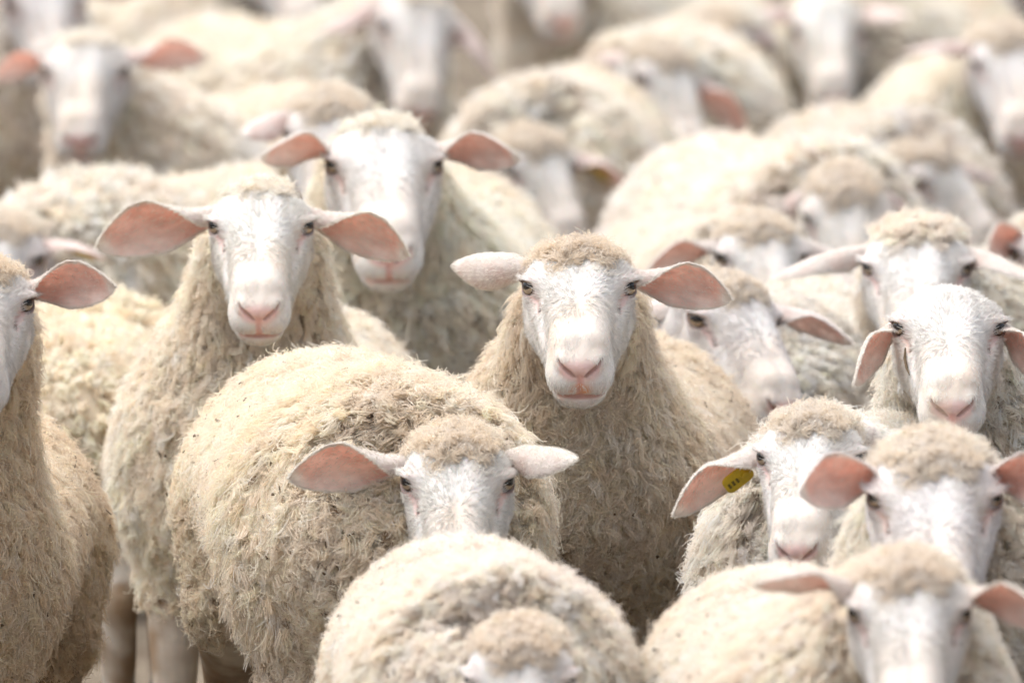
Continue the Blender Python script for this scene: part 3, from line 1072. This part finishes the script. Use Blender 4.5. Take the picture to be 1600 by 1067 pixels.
sheep("blurred sheep turned right with a green tag in its hanging ear, tan rounded back behind", (838, 262), 24.8, yaw=32, pitch=45, roll=6, heading=-5, scale=1.04, lod="lo", reach=.50,
      ears=(((740, 255), 60, 1), ((992, 302), 66, -1)), tag=(1, .55, .004, .003))
sheep("blurred sheep with head tilted down to the right and orange inner ear", (1038, 128), 26.2, yaw=25, pitch=44, roll=-8, heading=-4, scale=1.04, lod="lo",
      ears=(((935, 90), 100, 1, "narrow"), ((1166, 214), 40, -1)))
sheep("blurred sheep with lowered head behind the curly-topped one, broad pale back", (1322, 338), 22.5, yaw=3, pitch=50, heading=13, scale=1.06, reach=.50, lod="lo",
      ears=(((1215, 330), 100, 1, "narrow"), ((1430, 345), 100, 1, "narrow")), tint=(1.0, 1.0, 1.02))
sheep("blurred sheep turned away to the right with greyish poll and small ear", (1455, 285), 24.1, yaw=55, pitch=38, heading=10, scale=1.0, reach=.5, lod="lo",
      ears=(((1380, 280), 100, 1, "narrow"), ((1558, 283), 130, 1, "narrow")), tint=(.93, .92, .92))
sheep("sheep at the right edge showing only an open pink ear and flank", (1655, 400), 21.4, pitch=30, heading=-8, scale=1.0,
      ears=(((1546, 386), 10, -1), ((1790, 400), 20, -1)))
sheep("blurred white-faced sheep at upper left with level pink ears", (134, 113), 24.3, yaw=-2, pitch=32, heading=-22, scale=1.03, lod="lo", knot="small",
      ears=(((-12, 122), 35, -1), ((325, 92), 30, -1)), tint=(1.04, 1.03, 1.02))
sheep("blurred long-faced sheep at top centre left with one ear hanging", (650, 42), 26.5, yaw=6, pitch=46, roll=-8, heading=25, scale=1.06, lod="lo", knot="small",
      ears=(((500, 55), 120, -1, "narrow"), ((775, 130), 100, -1)))
sheep("blurred white sheep at top right with both ears stretched level", (1294, 48), 28.3, yaw=3, pitch=38, heading=-16, scale=1.04, head=1.12, lod="lo", knot=None,
      ears=(((1160, 28), 110, -1, "narrow"), ((1420, 28), 110, -1, "narrow")))
sheep("blurred sheep with tan topknot at the upper right edge, pink nose", (1578, 100), 25.8, yaw=6, pitch=40, heading=5, scale=1.0, lod="lo",
      ears=(((1408, 86), 85, -1, "narrow"), ((1720, 110), 60, -1)))
sheep("blurred sheep in the top left corner with a pink ear above the white-faced one", (70, 5), 27.0, yaw=8, pitch=40, heading=12, scale=1.05, lod="lo", knot="small",
      ears=(((-40, 0), 30, -1), ((210, -10), 40, -1)), tint=(1.06, 1.06, 1.08))
sheep("blurred tan woolly body of a sheep at the top centre", (860, -60), 28.6, yaw=10, pitch=35, heading=-18, scale=1.08, lod="lo",
      ears=(((740, -60), 60, -1), ((980, -50), 60, -1)))
sheep("blurred sheep behind the orange-eared one with grey poll under the top edge", (1112, 74), 27.5, yaw=-20, pitch=48, heading=0, side=-.05, scale=.97, lod="lo",
      ears=(((1030, 60), 80, 1, "narrow"), ((1215, 70), 100, 1, "narrow")))
sheep("blurred sheep at the top right behind the tan-topped one", (1545, -5), 29.6, yaw=-4, pitch=38, heading=8, scale=1.06, lod="lo",
      ears=(((1455, 40), 40, -1), ((1690, 10), 50, -1)))
sheep("blurred pale sheep body behind the long-faced one along the top edge", (440, -55), 29.0, yaw=20, pitch=35, heading=25, scale=1.05, lod="lo",
      ears=(((330, -60), 50, -1), ((560, -50), 50, -1)))
sheep("sheep seen from behind between the left-edge sheep and the long-eared one, brown muddy legs", (185, 610), 20.75, yaw=180, pitch=55, heading=176, scale=.95, lod="lo", reach=.62, sway=.05,
      ears=(((140, 600), 60, 1), ((240, 600), 60, 1)), tint=(.98, .95, .88))


# ------------------------------------------------------------------ ground
def make_ground():
    n = 160
    xs = np.linspace(-30, 30, n); ys = np.linspace(-5, 75, n)
    gx, gy = np.meshgrid(xs, ys, indexing='ij')
    p = np.stack([gx.ravel(), gy.ravel(), np.zeros(n * n)], 1)
    p[:, 2] = -.012 + .010 * snoise(p, 1.3, 2)
    i = np.arange(n * n).reshape(n, n)
    q = np.stack([i[:-1, :-1].ravel(), i[1:, :-1].ravel(), i[1:, 1:].ravel(), i[:-1, 1:].ravel()], 1)
    m, nt, b = new_mat("trampled_dry_soil")
    tc = nt.nodes.new("ShaderNodeTexCoord")
    n1 = nt.nodes.new("ShaderNodeTexNoise"); n1.inputs["Scale"].default_value = 3.0; n1.inputs["Detail"].default_value = 8
    nt.links.new(tc.outputs["Object"], n1.inputs["Vector"])
    r = nt.nodes.new("ShaderNodeValToRGB")
    r.color_ramp.elements[0].position = .3; r.color_ramp.elements[0].color = (.10, .078, .055, 1)
    r.color_ramp.elements[1].position = .7; r.color_ramp.elements[1].color = (.22, .185, .14, 1)
    nt.links.new(n1.outputs[0], r.inputs[0])
    nt.links.new(r.outputs[0], b.inputs["Base Color"])
    n2 = nt.nodes.new("ShaderNodeTexNoise"); n2.inputs["Scale"].default_value = 40; n2.inputs["Detail"].default_value = 6
    nt.links.new(tc.outputs["Object"], n2.inputs["Vector"])
    bp = nt.nodes.new("ShaderNodeBump"); bp.inputs["Distance"].default_value = .02
    nt.links.new(n2.outputs[0], bp.inputs["Height"]); nt.links.new(bp.outputs[0], b.inputs["Normal"])
    b.inputs["Roughness"].default_value = .95
    me = build_mesh("ground", p, q, [], m)
    o = link("ground", me, None)
    o["kind"] = "structure"
make_ground()
